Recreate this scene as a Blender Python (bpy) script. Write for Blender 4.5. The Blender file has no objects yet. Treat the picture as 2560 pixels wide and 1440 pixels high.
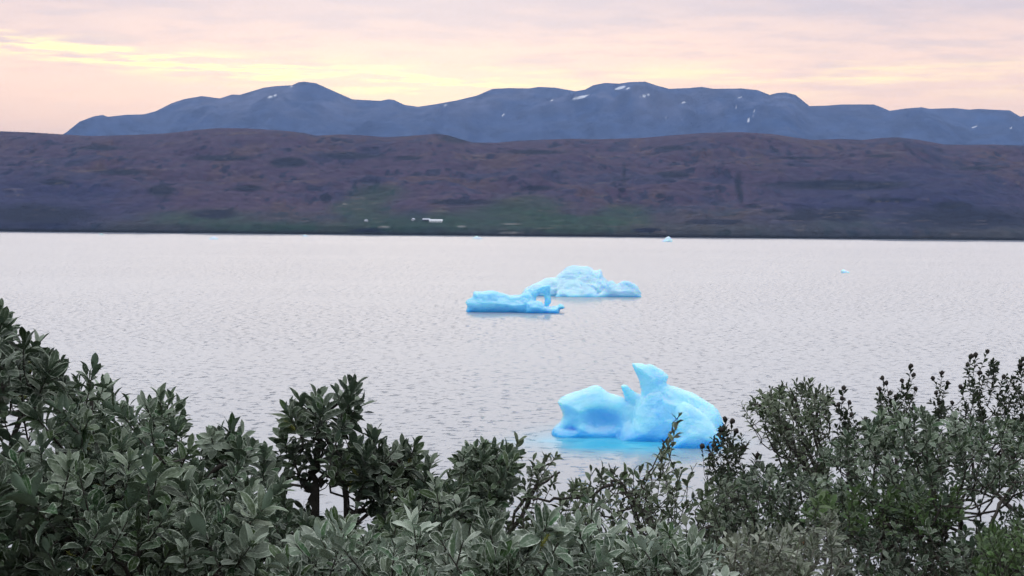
import bpy, math
import numpy as np
from mathutils import Matrix, Vector

# ------------------------------------------------------------------ camera
SC = bpy.context.scene
COL = SC.collection
R = math.radians
F = 3517.0                      # focal length in pixels of the 2560 px wide photograph
CAMZ = 30.0
PITCH, ROLL = math.atan(180.0 / F), R(0.5)
cd = bpy.data.cameras.new("camera")
cd.sensor_width = 36.0
cd.lens = F * 36.0 / 2560.0
cd.clip_start, cd.clip_end = 0.05, 90000.0
cam = bpy.data.objects.new("camera", cd)
COL.objects.link(cam)
CM = (Matrix.Translation((0, 0, CAMZ)) @ Matrix.Rotation(math.pi / 2 - PITCH, 4, 'X')
      @ Matrix.Rotation(ROLL, 4, 'Z'))
cam.matrix_world = CM
SC.camera = cam
CR = np.array(CM.to_3x3())

def ray(px, py):
    d = np.array([(px - 1280.0) / F, -(py - 720.0) / F, -1.0])
    return CR @ d
def at(px, py, y):               # world point at world distance y
    d = ray(px, py)
    return np.array([0, 0, CAMZ]) + d * (y / d[1])
def on_water(px, py):
    d = ray(px, py)
    return np.array([0, 0, CAMZ]) + d * (-CAMZ / d[2])

# ------------------------------------------------------------------ render / exposure
SC.view_settings.view_transform = 'Standard'
SC.view_settings.look = 'None'
SC.view_settings.exposure = 0.0
SC.view_settings.gamma = 1.0
SC.render.engine = 'CYCLES'
SC.cycles.max_bounces = 10
SC.cycles.transparent_max_bounces = 8
SC.cycles.volume_bounces = 0
SC.cycles.use_denoising = True
SC.cycles.denoising_input_passes = 'RGB'
SC.cycles.denoising_prefilter = 'NONE'

# ------------------------------------------------------------------ node helpers
class NT:
    def __init__(s, tree):
        s.t = tree
        s.n = tree.nodes
        s.n.clear()
    def add(s, kind, **kw):
        nd = s.n.new(kind)
        ins = kw.pop('i', {})
        for k, v in kw.items():
            setattr(nd, k, v)
        for k, v in ins.items():
            s.set(nd.inputs[k], v)
        return nd
    def set(s, sock, v):
        if isinstance(v, bpy.types.NodeSocket):
            s.t.links.new(v, sock)
        elif isinstance(v, bpy.types.Node):
            s.t.links.new(v.outputs[0], sock)
        else:
            if isinstance(v, tuple) and len(v) == 3 and sock.type == 'RGBA':
                v = v + (1.0,)
            sock.default_value = v
    def m(s, op, a, b=0.0, c=0.0, clamp=False):
        nd = s.add('ShaderNodeMath', operation=op, use_clamp=clamp)
        s.set(nd.inputs[0], a); s.set(nd.inputs[1], b); s.set(nd.inputs[2], c)
        return nd.outputs[0]
    def step(s, v, a, b, lo=0.0, hi=1.0):
        nd = s.add('ShaderNodeMapRange', interpolation_type='SMOOTHSTEP', clamp=True)
        s.set(nd.inputs[0], v)
        for k, x in zip((1, 2, 3, 4), (a, b, lo, hi)):
            s.set(nd.inputs[k], x)
        return nd.outputs[0]
    def mix(s, f, a, b, bt='MIX'):
        nd = s.add('ShaderNodeMix', data_type='RGBA', blend_type=bt)
        s.set(nd.inputs[0], f); s.set(nd.inputs[6], a); s.set(nd.inputs[7], b)
        return nd.outputs[2]
    def noise(s, vec, scale, detail=3.0, rough=0.5, dim='3D', lac=2.0):
        nd = s.add('ShaderNodeTexNoise', noise_dimensions=dim)
        if vec is not None:
            s.set(nd.inputs['Vector'], vec)
        s.set(nd.inputs['Scale'], scale); s.set(nd.inputs['Detail'], detail)
        s.set(nd.inputs['Roughness'], rough); s.set(nd.inputs['Lacunarity'], lac)
        return nd.outputs['Fac']
    def ramp(s, f, stops, interp='LINEAR'):
        nd = s.add('ShaderNodeValToRGB')
        cr = nd.color_ramp
        cr.interpolation = interp
        while len(cr.elements) < len(stops):
            cr.elements.new(0.5)
        for e, (p, c) in zip(cr.elements, stops):
            e.position = p
            e.color = tuple(c) + (1.0,)
        s.set(nd.inputs[0], f)
        return nd.outputs[0]
    def xyz(s, v):
        nd = s.add('ShaderNodeSeparateXYZ')
        s.set(nd.inputs[0], v)
        return nd.outputs
    def vec(s, x, y, z):
        nd = s.add('ShaderNodeCombineXYZ')
        for k, v in enumerate((x, y, z)):
            s.set(nd.inputs[k], v)
        return nd.outputs[0]

def lin(r, g, b):
    f = lambda c: c / 12.92 if c <= 0.04045 else ((c + 0.055) / 1.055) ** 2.4
    return (f(r / 255.0), f(g / 255.0), f(b / 255.0))

# ------------------------------------------------------------------ sky
SUN_EL, SUN_AZ = R(12.0), math.atan((1000 - 1280) / F)      # low sun behind thin cloud, above the far range
W = bpy.data.worlds.new("World")
SC.world = W
W.use_nodes = True
t = NT(W.node_tree)
D = t.add('ShaderNodeTexCoord').outputs['Generated']
nrm = t.add('ShaderNodeVectorMath', operation='NORMALIZE', i={0: D}).outputs[0]
dx, dy, dz = t.xyz(nrm)
zc = t.m('MAXIMUM', dz, 0.0)
inv = t.m('DIVIDE', 1.0, t.m('ADD', zc, 0.10))
cu = t.m('MULTIPLY', dx, inv); cv = t.m('MULTIPLY', dy, inv)
cp = t.vec(cu, t.m('MULTIPLY', cv, 1.6), 0.0)                  # cloud sheet seen in perspective
n_big = t.noise(t.vec(t.m('MULTIPLY', cu, 0.8), cv, 3.0), 1.6, 4.0, 0.55)
n_fine = t.noise(cp, 3.2, 6.0, 0.6)
elev = t.m('ADD', dz, t.m('MULTIPLY', t.m('SUBTRACT', n_big, 0.5), 0.07))
front = t.ramp(elev, [
    (0.00, (1.90, 1.17, 0.70)), (0.055, (1.82, 1.15, 0.71)), (0.085, (1.64, 1.07, 0.73)),
    (0.115, (1.30, 0.92, 0.74)), (0.15, (0.86, 0.72, 0.735)), (0.24, (0.95, 0.90, 0.98)),
    (0.45, (1.15, 1.17, 1.30)), (1.0, (1.75, 1.83, 1.95))])
back = t.ramp(dz, [(0.0, (0.30, 0.33, 0.40)), (0.25, (0.44, 0.49, 0.60)), (1.0, (1.75, 1.83, 1.95))])
base = t.mix(t.step(dy, -0.5, 0.75), back, front)
# lavender grey streaks over the warm sheet
low = t.step(dz, 0.05, 0.13)
grey = t.m('MULTIPLY', t.step(n_fine, 0.46, 0.66), t.m('ADD', t.m('MULTIPLY', low, 0.42), 0.03))
base = t.mix(grey, base, (0.80, 0.70, 0.73))
warm = t.m('MULTIPLY', t.step(n_fine, 0.56, 0.36), t.step(dz, 0.20, 0.08))
base = t.mix(t.m('MULTIPLY', warm, 0.30), base, (1.5, 1.08, 0.80))
# lit cloud edges: a yellow band falling to the right towards the hidden sun
az = t.m('DIVIDE', dx, t.m('MAXIMUM', dy, 0.05))
band_z = t.add('ShaderNodeFloatCurve')
cmap = band_z.mapping
c0 = cmap.curves[0]
c0.points[0].location = (0.0, 0.145); c0.points[1].location = (1.0, 0.075)
for p in ((0.27, 0.1105), (0.37, 0.101), (0.47, 0.093), (0.60, 0.086)):
    c0.points.new(*p)
cmap.update()
azn = t.m('ADD', t.m('MULTIPLY', az, 0.8), 0.55)
t.set(band_z.inputs['Value'], azn)
yn = t.noise(t.vec(t.m('MULTIPLY', az, 13.0), t.m('MULTIPLY', dz, 150.0), 2.0), 1.0, 4.0, 0.6)
yd = t.m('DIVIDE', t.m('SUBTRACT', dz, band_z.outputs[0]), 0.0075)
yg = t.m('POWER', 2.718, t.m('MULTIPLY', t.m('MULTIPLY', yd, yd), -1.0))
yl = t.m('MULTIPLY', t.m('MULTIPLY', yg, t.step(yn, 0.43, 0.64)), t.step(az, 0.04, -0.04))
yd2 = t.m('DIVIDE', t.m('SUBTRACT', dz, 0.096), 0.011)
yg2 = t.m('POWER', 2.718, t.m('MULTIPLY', t.m('MULTIPLY', yd2, yd2), -1.0))
yl2 = t.m('MULTIPLY', t.m('MULTIPLY', yg2, t.step(yn, 0.40, 0.70)), t.m('MULTIPLY', t.step(az, -0.3, -0.05), 0.38))
base = t.mix(t.m('ADD', yl, yl2, clamp=True), base, (2.4, 1.9, 0.60))
hz = t.m('POWER', 2.718, t.m('MULTIPLY', t.m('ADD', t.m('MULTIPLY', t.m('SUBTRACT', az, -0.07), t.m('SUBTRACT', az, -0.07)), t.m('MULTIPLY', t.m('SUBTRACT', dz, 0.082), t.m('MULTIPLY', t.m('SUBTRACT', dz, 0.082), 14.0))), -90.0))
base = t.mix(t.m('MULTIPLY', hz, 0.32), base, (1.75, 1.40, 0.70))
nish = t.add('ShaderNodeTexSky', sky_type='NISHITA', sun_disc=False, sun_elevation=SUN_EL, sun_rotation=SUN_AZ)
bg_clear = t.add('ShaderNodeBackground', i={0: nish.outputs[0], 1: 0.008})
bg_cloud = t.add('ShaderNodeBackground', i={0: base, 1: 1.0})
t.add('ShaderNodeOutputWorld', i={0: t.add('ShaderNodeAddShader', i={0: bg_clear, 1: bg_cloud})})

sd = bpy.data.lights.new("sun", 'SUN')
sd.energy, sd.angle, sd.color = 0.5, R(60.0), (1.0, 0.86, 0.68)
sun = bpy.data.objects.new("sun", sd)
COL.objects.link(sun)
to_sun = Vector((math.sin(SUN_AZ) * math.cos(SUN_EL), math.cos(SUN_AZ) * math.cos(SUN_EL), math.sin(SUN_EL)))
sun.rotation_euler = to_sun.to_track_quat('Z', 'Y').to_euler()

# ------------------------------------------------------------------ numpy noise
def _hash(i, j, k, seed):
    with np.errstate(over='ignore'):
        h = (i.astype(np.uint32) * np.uint32(374761393) + j.astype(np.uint32) * np.uint32(668265263)
             + k.astype(np.uint32) * np.uint32(2147483647) + np.uint32((seed * 974634777) & 0xffffffff))
        h = (h ^ (h >> np.uint32(13))) * np.uint32(1274126177)
        h = (h ^ (h >> np.uint32(16))) * np.uint32(2246822519)
        h = h ^ (h >> np.uint32(15))
    return h.astype(np.float64) / 4294967295.0
def vnoise(x, y, z=None, seed=0):
    x = np.asarray(x, float); y = np.asarray(y, float) + 0 * x
    z = np.zeros_like(x) if z is None else np.asarray(z, float) + 0 * x
    i, j, k = np.floor(x).astype(np.int64), np.floor(y).astype(np.int64), np.floor(z).astype(np.int64)
    u, v, w = x - i, y - j, z - k
    u, v, w = (a * a * a * (a * (a * 6 - 15) + 10) for a in (u, v, w))
    r = 0
    for a in (0, 1):
        for b in (0, 1):
            for c in (0, 1):
                r = r + _hash(i + a, j + b, k + c, seed) * (u if a else 1 - u) * (v if b else 1 - v) * (w if c else 1 - w)
    return r * 2 - 1
def fbm(x, y, z=None, octv=5, gain=0.5, seed=0, ridged=False):
    s, a, f, tot = 0, 1.0, 1.0, 0
    for o in range(octv):
        n = vnoise(x * f, y * f, None if z is None else z * f, seed + o * 17)
        s = s + a * ((1 - 2 * np.abs(n)) if ridged else n)
        tot += a; a *= gain; f *= 2.03
    return s / tot
def sstep(x, a, b):
    u = np.clip((x - a) / (b - a), 0, 1)
    return u * u * (3 - 2 * u)

# ------------------------------------------------------------------ mesh helpers
def mesh_np(name, verts, faces, mat, parent=None, smooth=True, uv=None, col=None, nside=None):
    """faces: (n,k) int array, all k-gons; col: per-vertex colour; uv: per-vertex uv"""
    me = bpy.data.meshes.new(name)
    verts = np.asarray(verts, np.float32); faces = np.asarray(faces, np.int32)
    n, k = faces.shape
    me.vertices.add(len(verts)); me.vertices.foreach_set('co', verts.ravel())
    me.loops.add(n * k); me.loops.foreach_set('vertex_index', faces.ravel())
    me.polygons.add(n); me.polygons.foreach_set('loop_start', np.arange(0, n * k, k, dtype=np.int32))
    me.update(calc_edges=True)
    me.polygons.foreach_set('use_smooth', np.full(n, smooth))
    if uv is not None:
        me.uv_layers.new(name='UVMap').data.foreach_set('uv', np.asarray(uv, np.float32)[faces.ravel()].ravel())
    if col is not None:
        c = np.ones((len(verts), 4), np.float32); c[:, :3] = col
        me.attributes.new('tint', 'FLOAT_COLOR', 'POINT').data.foreach_set('color', c.ravel())
    me.validate()
    if mat: me.materials.append(mat)
    o = bpy.data.objects.new(name, me)
    COL.objects.link(o)
    if parent: o.parent = parent
    return o
def empty(name, loc):
    o = bpy.data.objects.new(name, None)
    o.empty_display_size = 0.2
    o.location = loc
    COL.objects.link(o)
    return o
def tag(o, label=None, cat=None, group=None, kind=None):
    for k, v in (('label', label), ('category', cat), ('group', group), ('kind', kind)):
        if v: o[k] = v
    return o
def material(name):
    m = bpy.data.materials.new(name)
    m.use_nodes = True
    return m, NT(m.node_tree)
def plain(name, col, rough=0.8, var=0.25, scale=3.0):
    m, t = material(name)
    co = t.add('ShaderNodeTexCoord').outputs['Object']
    n = t.noise(co, scale, 4.0, 0.6)
    c = t.mix(n, tuple(x * (1 - var) for x in col), tuple(min(1, x * (1 + var)) for x in col))
    b = t.add('ShaderNodeBsdfPrincipled', i={'Base Color': c, 'Roughness': rough, 'Specular IOR Level': 0.3})
    t.add('ShaderNodeOutputMaterial', i={0: b})
    return m

# ------------------------------------------------------------------ water
def water_material():
    m, t = material("fjord_water")
    P = t.add('ShaderNodeNewGeometry').outputs['Position']
    px, py, pz = t.xyz(P)
    q = t.vec(t.m('MULTIPLY', px, 0.75), py, 0.0)                # crests run across the wind
    warp = t.noise(P, 0.02, 2.0, 0.5, '2D')
    a = t.noise(q, 0.16, 2.0, 0.5, '2D')
    b = t.noise(q, 0.72, 3.0, 0.55, '2D')
    c = t.noise(q, 1.5, 2.0, 0.5, '2D')
    gust = t.step(t.noise(t.vec(t.m('MULTIPLY', px, 0.30), py, 0.0), 0.012, 4.0, 0.55, '2D'), 0.36, 0.64, 0.45, 1.2)
    b2 = t.step(b, 0.59, 0.82)
    h = t.m('ADD', t.m('ADD', t.m('MULTIPLY', a, 0.14), t.m('MULTIPLY', b2, 0.50)), t.m('MULTIPLY', c, 0.05))
    lane = t.step(t.m('ADD', py, t.m('MULTIPLY', warp, 500.0)), 1350.0, 1800.0)
    h = t.m('MULTIPLY', t.m('MULTIPLY', h, gust), t.m('SUBTRACT', 1.0, t.m('MULTIPLY', lane, 0.8)))
    bump = t.add('ShaderNodeBump', i={'Strength': 1.0, 'Distance': WAVE_H, 'Height': h}).outputs[0]
    tilt = t.add('ShaderNodeVectorMath', operation='ADD', i={0: bump, 1: (0.0, -0.085, 0.0)}).outputs[0]
    nrm = t.add('ShaderNodeVectorMath', operation='NORMALIZE', i={0: tilt}).outputs[0]
    # turquoise round the blue berg: glow of submerged ice painted into milky meltwater
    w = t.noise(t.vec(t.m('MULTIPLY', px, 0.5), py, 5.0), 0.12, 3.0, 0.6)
    ex = t.m('DIVIDE', t.m('SUBTRACT', px, MELT_GLOW[0]), MELT_GLOW[2])
    ey = t.m('DIVIDE', t.m('SUBTRACT', py, MELT_GLOW[1]), MELT_GLOW[3])
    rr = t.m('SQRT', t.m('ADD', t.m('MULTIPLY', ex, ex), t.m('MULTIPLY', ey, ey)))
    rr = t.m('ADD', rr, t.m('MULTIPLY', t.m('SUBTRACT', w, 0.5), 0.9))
    melt_glow = t.m('ADD', t.m('MULTIPLY', t.step(rr, 1.55, 0.45), 0.45), t.m('MULTIPLY', t.step(rr, 0.95, 0.35), 0.5))
    body = t.mix(melt_glow, (0.285, 0.30, 0.33), (0.05, 0.46, 0.66))
    dif = t.add('ShaderNodeBsdfDiffuse', i={0: body, 'Normal': nrm})
    glo = t.add('ShaderNodeBsdfGlossy', i={0: (0.96, 0.985, 0.985), 1: t.m('SUBTRACT', 0.12, t.m('MULTIPLY', lane, 0.07)), 'Normal': nrm})
    fr = t.add('ShaderNodeFresnel', i={0: 1.333, 'Normal': nrm}).outputs[0]
    t.add('ShaderNodeOutputMaterial', i={0: t.add('ShaderNodeMixShader', i={0: fr, 1: dif, 2: glo})})
    return m
WAVE_H = 0.50
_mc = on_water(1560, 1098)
MELT_GLOW = (_mc[0], _mc[1], 12.5, 14.0)
wv = [(-26000, -400, 0), (26000, -400, 0), (26000, 40000, 0), (-26000, 40000, 0)]
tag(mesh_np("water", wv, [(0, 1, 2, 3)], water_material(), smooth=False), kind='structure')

# ------------------------------------------------------------------ the slope the camera stands on
def ground_z(x, y):
    x = np.asarray(x, float); y = np.asarray(y, float)
    z = np.where(y > -1.0, 28.35 - 0.42 * y - 0.004 * y * np.abs(y), 28.35 - 0.42 * y)
    z = np.where(y < -1.0, 28.77 - 0.30 * (y + 1.0), z)
    return z + 0.10 * fbm(x * 0.8, y * 0.8, octv=3, seed=5) + 0.8 * fbm(x * 0.05, y * 0.05, octv=3, seed=9) * sstep(np.hypot(x, y), 4, 30)
gx = np.concatenate([np.linspace(-160, -8, 40), np.linspace(-7.5, 7.5, 90), np.linspace(8, 160, 40)])
gy = np.concatenate([np.linspace(-90, -3, 30), np.linspace(-2.8, 9, 80), np.linspace(9.5, 75, 50)])
GX, GY = np.meshgrid(gx, gy)
gv = np.stack([GX, GY, ground_z(GX, GY)], -1).reshape(-1, 3)
def grid_faces(nr, nc):
    i = np.arange((nr - 1) * nc).reshape(nr - 1, nc)[:, :-1].ravel()
    return np.stack([i, i + 1, i + 1 + nc, i + nc], 1)
tag(mesh_np("ground", gv, grid_faces(*GX.shape), plain("peaty_soil", (0.045, 0.038, 0.024), 0.95, 0.6, 2.0)), kind='structure')

# ------------------------------------------------------------------ far hills
def tint_material(name, rough, sc, amt):
    m, t = material(name)
    a = t.add('ShaderNodeAttribute', attribute_name='tint').outputs['Color']
    P = t.add('ShaderNodeNewGeometry').outputs['Position']
    n = t.noise(P, sc, 5.0, 0.65)
    c = t.mix(1.0, a, t.mix(t.step(n, 0.3, 0.7), (1 - amt,) * 3, (1 + amt,) * 3), 'MULTIPLY')
    bp = t.add('ShaderNodeBump', i={'Strength': 0.8, 'Distance': 5.0, 'Height': n}).outputs[0]
    b = t.add('ShaderNodeBsdfPrincipled', i={'Base Color': c, 'Roughness': rough, 'Specular IOR Level': 0.1, 'Normal': bp})
    t.add('ShaderNodeOutputMaterial', i={0: b})
    return m
def ridge(crest, cols, rows, relief, seed, shape):
    """height field in a fan of columns; every column's skyline meets the crest read off the photograph"""
    cx = np.array([c[0] for c in crest], float); cy = np.array([c[1] for c in crest], float)
    py = np.interp(cols, cx, cy)
    tan_az = np.array([(lambda d: d[0] / d[1])(ray(p, 450.0)) for p in cols])
    tan_el = np.array([(lambda d: d[2] / d[1])(ray(p, q)) for p, q in zip(cols, py)])
    return tan_az, tan_el
def interp_pts(pts, n):
    return np.interp(n, [p[0] for p in pts], [p[1] for p in pts])

HILL = [(-2500, 400), (-900, 352), (-300, 330), (0, 328), (80, 331), (160, 336), (230, 340), (340, 337), (420, 333), (480, 326), (545, 320),
        (620, 321), (700, 326), (760, 332), (790, 339), (850, 336), (905, 338), (960, 343), (1020, 340), (1090, 334), (1120, 338),
        (1150, 348), (1180, 356), (1240, 357), (1290, 352), (1360, 349), (1420, 347), (1500, 348), (1600, 345), (1680, 338),
        (1760, 332), (1850, 330), (1930, 335), (1980, 343), (2030, 350), (2100, 347), (2150, 350), (2200, 345), (2240, 343),
        (2290, 349), (2360, 361), (2420, 362), (2480, 361), (2560, 364), (2900, 372), (3600, 395), (5000, 420)]
MOUNT = [(-2500, 470), (-300, 430), (60, 380), (140, 345), (165, 332), (200, 304), (235, 291), (258, 287), (270, 292), (315, 287), (360, 286), (390, 278),
         (430, 258), (460, 248), (505, 240), (550, 246), (580, 236), (600, 237), (660, 219), (690, 215), (730, 213), (745, 206),
         (760, 204), (790, 208), (830, 226), (880, 248), (910, 250), (950, 252), (970, 248), (985, 250), (1010, 262), (1045, 267),
         (1090, 260), (1140, 251), (1190, 239), (1230, 222), (1270, 220), (1320, 221), (1345, 217), (1385, 219), (1420, 225),
         (1435, 228), (1460, 224), (1480, 213), (1510, 207), (1545, 209), (1570, 205), (1610, 204), (1640, 214), (1670, 222),
         (1720, 220), (1750, 217), (1780, 222), (1850, 221), (1890, 225), (1920, 237), (1940, 232), (1960, 231), (1985, 237),
         (2010, 257), (2020, 265), (2060, 264), (2100, 261), (2180, 261), (2200, 268), (2220, 277), (2260, 271), (2300, 268),
         (2320, 272), (2380, 270), (2420, 274), (2440, 272), (2520, 276), (2540, 288), (2548, 292), (2560, 288), (2700, 270),
         (3200, 300), (5000, 420)]
def fan(crest, cols, Y, prof, relief, noise_fn, y_crest):
    tan_az, tan_el = ridge(crest, cols, None, None, None, None)
    NC, NR = len(cols), len(Y)
    X = tan_az[None, :] * Y[:, None]
    YY = np.repeat(Y[:, None], NC, 1)
    zc = CAMZ + tan_el[None, :] * y_crest
    Z = prof[:, None] * zc + noise_fn(X, YY) * relief[:, None]
    el = (Z - CAMZ) / YY
    # bring each column's skyline to the crest while keeping its relief
    for _ in range(3):
        el = (Z - CAMZ) / YY
        mx = el.max(0)
        k = np.where(True, (tan_el * y_crest + CAMZ) / (mx * y_crest + CAMZ), 1)
        Z = np.where(Z > 0, Z * k[None, :], Z)
    return X, YY, Z
def to_px(X, Y, Z):
    d = np.stack([X, Y, Z - CAMZ], -1) @ CR
    return 1280 + F * d[..., 0] / -d[..., 2], 720 - F * d[..., 1] / -d[..., 2]

Y0 = 2110.0
cols = np.concatenate([np.arange(-2500, -200, 40), np.arange(-200, 2760, 3.0), np.arange(2760, 5000, 40)])
u = np.concatenate([np.linspace(-0.012, 0.06, 30), np.linspace(0.066, 1.0, 190), np.linspace(1.04, 1.7, 14)])
Yr = Y0 + u * 1250.0
prof = np.where(u < 0, u * 8.0, np.where(u <= 1, 0.035 * sstep(u, 0, 0.012) + 0.965 * np.clip(u, 0, 1) ** 0.85, 1 - (u - 1) * 0.9))
relief = np.where(u < 0, 0, 30 * sstep(u, 0.0, 0.25) * (1 - 0.75 * sstep(u, 0.75, 1.0)) + 2.2 * sstep(u, 0, 0.01))
shore = lambda X, Y: fbm(X / 260, Y / 210, octv=7, gain=0.55, seed=21)
# shore line of the photograph wanders a little: shift the near rows
X, YY, Z = fan(HILL, cols, Yr, prof, relief, shore, Y0 + 1250.0)
PX, PY = to_px(X, YY, Z)
n1 = fbm(X / 170, YY / 120, octv=6, gain=0.6, seed=31)
n2 = fbm(X / 60, YY / 160, octv=5, gain=0.6, seed=41)
n3 = fbm(X / 30, YY / 60, octv=4, gain=0.6, seed=47)
heath = np.array([0.064, 0.046, 0.074]); rock = np.array([0.040, 0.041, 0.078]); green = np.array([0.030, 0.060, 0.042])
red = np.array([0.078, 0.053, 0.060])
def blend(c, col, w):
    return c * (1 - w[..., None]) + col * w[..., None]
C = np.broadcast_to(heath, X.shape + (3,)).copy()
C = blend(C, red, 0.7 * sstep(n2, 0.0, 0.5))
C = blend(C, rock, 0.75 * sstep(n1 + 0.45 * n3, 0.12, 0.50))
fleck = fbm(X / 16, YY / 38, octv=4, gain=0.6, seed=51)
C = blend(C, rock * 0.7, 0.9 * sstep(fleck + 0.3 * n1, 0.25, 0.38))
C = blend(C, red * 1.3, 0.3 * sstep(-fleck + 0.2 * n2, 0.30, 0.50))
def blob(cx, cy, rx, ry, soft=0.5, wob=0.5):
    r = np.hypot((PX - cx) / rx, (PY - cy) / ry) + wob * n1 + 0.25 * n3
    return sstep(r, 1 + soft, 1 - soft)
lowg = sstep(PY + 25 * n1, 500, 575)
C = blend(C, np.array([0.038, 0.052, 0.042]), 0.55 * lowg)
for b in ((900, 520, 70, 32, .5), (1000, 560, 150, 26, .5), (1250, 552, 190, 26, .6), (1560, 535, 75, 26, .4), (1450, 562, 130, 20, .5),
          (1320, 515, 90, 25, .7), (500, 545, 120, 18, .7), (700, 570, 160, 14, .7), (940, 480, 60, 20, .8)):
    C = blend(C, green, 0.6 * blob(*b))
C = blend(C, rock * np.array([0.8, 0.85, 1.0]), 0.8 * np.maximum(blob(2280, 500, 330, 75, .6, .6), blob(60, 500, 260, 70, .6, .6)))
for b in ((2100, 462, 170, 12, .4), (1845, 462, 9, 30, .6, .9), (1852, 492, 7, 22, .6, .9), (2110, 540, 60, 22, .4), (2010, 540, 40, 16, .5), (90, 535, 130, 22, .5),
          (530, 535, 60, 12, .4), (815, 495, 18, 12, .3), (720, 405, 45, 12, .4), (1680, 437, 45, 9, .3), (1650, 490, 14, 7, .3),
          (2400, 545, 170, 26, .6), (405, 475, 30, 16, .4), (1790, 555, 60, 6, .3), (870, 390, 90, 10, .4), (1140, 345, 40, 12, .4),
          (1620, 575, 35, 5, .3), (920, 575, 45, 5, .3),
          (1560, 440, 6, 30, .6, .9), (1555, 475, 10, 8, .5), (1880, 515, 22, 5, .5), (1930, 528, 26, 5, .5), (1975, 545, 30, 6, .5), (2230, 500, 60, 5, .5), (2380, 515, 50, 10, .5),
          (300, 430, 70, 8, .5), (140, 455, 40, 8, .5), (620, 470, 40, 8, .5), (1150, 505, 70, 6, .5), (1340, 470, 40, 6, .5), (2000, 395, 60, 4, .5), (2200, 390, 40, 4, .5), (2450, 420, 60, 5, .5),
          (1020, 395, 30, 5, .5), (560, 395, 70, 6, .5), (250, 370, 60, 6, .5), (1340, 380, 60, 5, .5), (1680, 370, 45, 6, .5)):
    C = blend(C, rock * 0.50, 0.95 * blob(*b))
pale = sstep(fbm(PX / 50, PY / 3.0, octv=3, seed=77), 0.42, 0.6) * sstep(n2, -0.1, 0.2)
C = blend(C, np.array([0.15, 0.12, 0.10]), 0.35 * pale)
for b in ((960, 567, 14, 2.2, .4, .1), (1155, 566, 10, 2, .4, .1), (1280, 560, 22, 1.6, .4, .1), (1270, 581, 22, 1.6, .4, .1), (800, 578, 20, 1.5, .4, .1), (862, 510, 6, 1.5, .4, .1)):
    C = blend(C, np.array([0.22, 0.21, 0.18]), 0.7 * blob(*b))
C = blend(C, np.array([0.012, 0.012, 0.016]), sstep(Z, 5.5, 1.5) * sstep(YY, Y0 - 40, Y0 - 10))       # bare wet tide line
Cm = C.mean((0, 1))
C = np.clip(Cm + 1.45 * (C - Cm), 0.006, 1) * np.array([0.72, 0.70, 0.80])
hv = np.stack([X, YY, Z], -1).reshape(-1, 3)
tag(mesh_np("tundra_hills", hv, grid_faces(*X.shape), tint_material("tundra", 0.95, 0.07, 0.32), col=C.reshape(-1, 3)), kind='structure')
HX, HY, HZ = X, YY, Z

cols = np.concatenate([np.arange(-2500, -100, 30), np.arange(-100, 2660, 2.5), np.arange(2660, 5000, 30)])
u = np.concatenate([np.linspace(0, 0.25, 12), np.linspace(0.27, 1.0, 150), np.linspace(1.05, 1.5, 10)])
Yr = 6200 + u * 2800.0
prof = np.where(u <= 1, np.clip(u, 0, 1) ** 0.9, 1 - (u - 1) * 0.8)
relief = 210 * sstep(u, 0.0, 0.3) * (1 - 0.72 * sstep(u, 0.7, 1.0))
mn = lambda X, Y: 0.65 * fbm(X / 900, Y / 1100, octv=7, gain=0.5, seed=61, ridged=True) + 0.5 * fbm(X / 400, Y / 900, octv=6, seed=67)
X, YY, Z = fan(MOUNT, cols, Yr, prof, relief, mn, 9000.0)
PX, PY = to_px(X, YY, Z)
n1 = fbm(X / 420, YY / 420, octv=6, gain=0.6, seed=71)
n3 = fbm(X / 90, YY / 200, octv=4, gain=0.6, seed=73)
C = np.broadcast_to(np.array([0.036, 0.066, 0.152]), X.shape + (3,)).copy()  # grey rock with the blue of the air painted into its colour
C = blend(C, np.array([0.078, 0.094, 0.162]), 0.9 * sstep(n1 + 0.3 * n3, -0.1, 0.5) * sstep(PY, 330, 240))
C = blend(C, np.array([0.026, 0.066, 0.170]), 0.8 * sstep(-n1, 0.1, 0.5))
ridge_shade = fbm(X / 210 + 0.25 * n1, YY / 1300, octv=5, gain=0.55, seed=79, ridged=True)
C = blend(C, np.array([0.016, 0.040, 0.115]), 0.6 * sstep(-ridge_shade, -0.30, 0.25))  # shade of the gullies painted into the rock
C = blend(C, np.array([0.095, 0.115, 0.200]), 0.5 * sstep(ridge_shade + 0.4 * n3, 0.25, 0.7) * sstep(PY, 320, 250))  # upper ridges painted paler, as if lit
for b in ((1552, 219, 13, 5), (1570, 221, 5, 3), (1455, 242, 16, 4), (1612, 239, 14, 4), (1665, 293, 5, 2.5), (1841, 268, 2.5, 5), (1885, 277, 2.5, 4),
          (1882, 289, 2, 3), (1872, 301, 3, 5), (1852, 243, 7, 1.8), (1709, 256, 5, 2.2), (676, 242, 7, 4), (688, 238, 5, 2.5), (2210, 307, 4, 2),
          (2435, 318, 5, 2), (2529, 320, 4, 2.2), (1257, 288, 4, 1.6), (728, 217, 3, 2), (1113, 263, 3, 2.5), (1380, 251, 4, 1.5)):
    w = 0.75 * sstep(np.hypot((PX - b[0]) / b[2], (PY - b[1] + 0.25 * (PX - b[0]) * (b[2] > b[3])) / (b[3] * 0.75)) + 0.9 * n3, 1.1, 0.7)
    C = blend(C, np.array([0.82, 0.84, 0.88]), w)
mv = np.stack([X, YY, Z], -1).reshape(-1, 3)
tag(mesh_np("mountains", mv, grid_faces(*X.shape), tint_material("hazy_mountain_rock", 0.95, 0.008, 0.25), col=C.reshape(-1, 3)), kind='structure')

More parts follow.
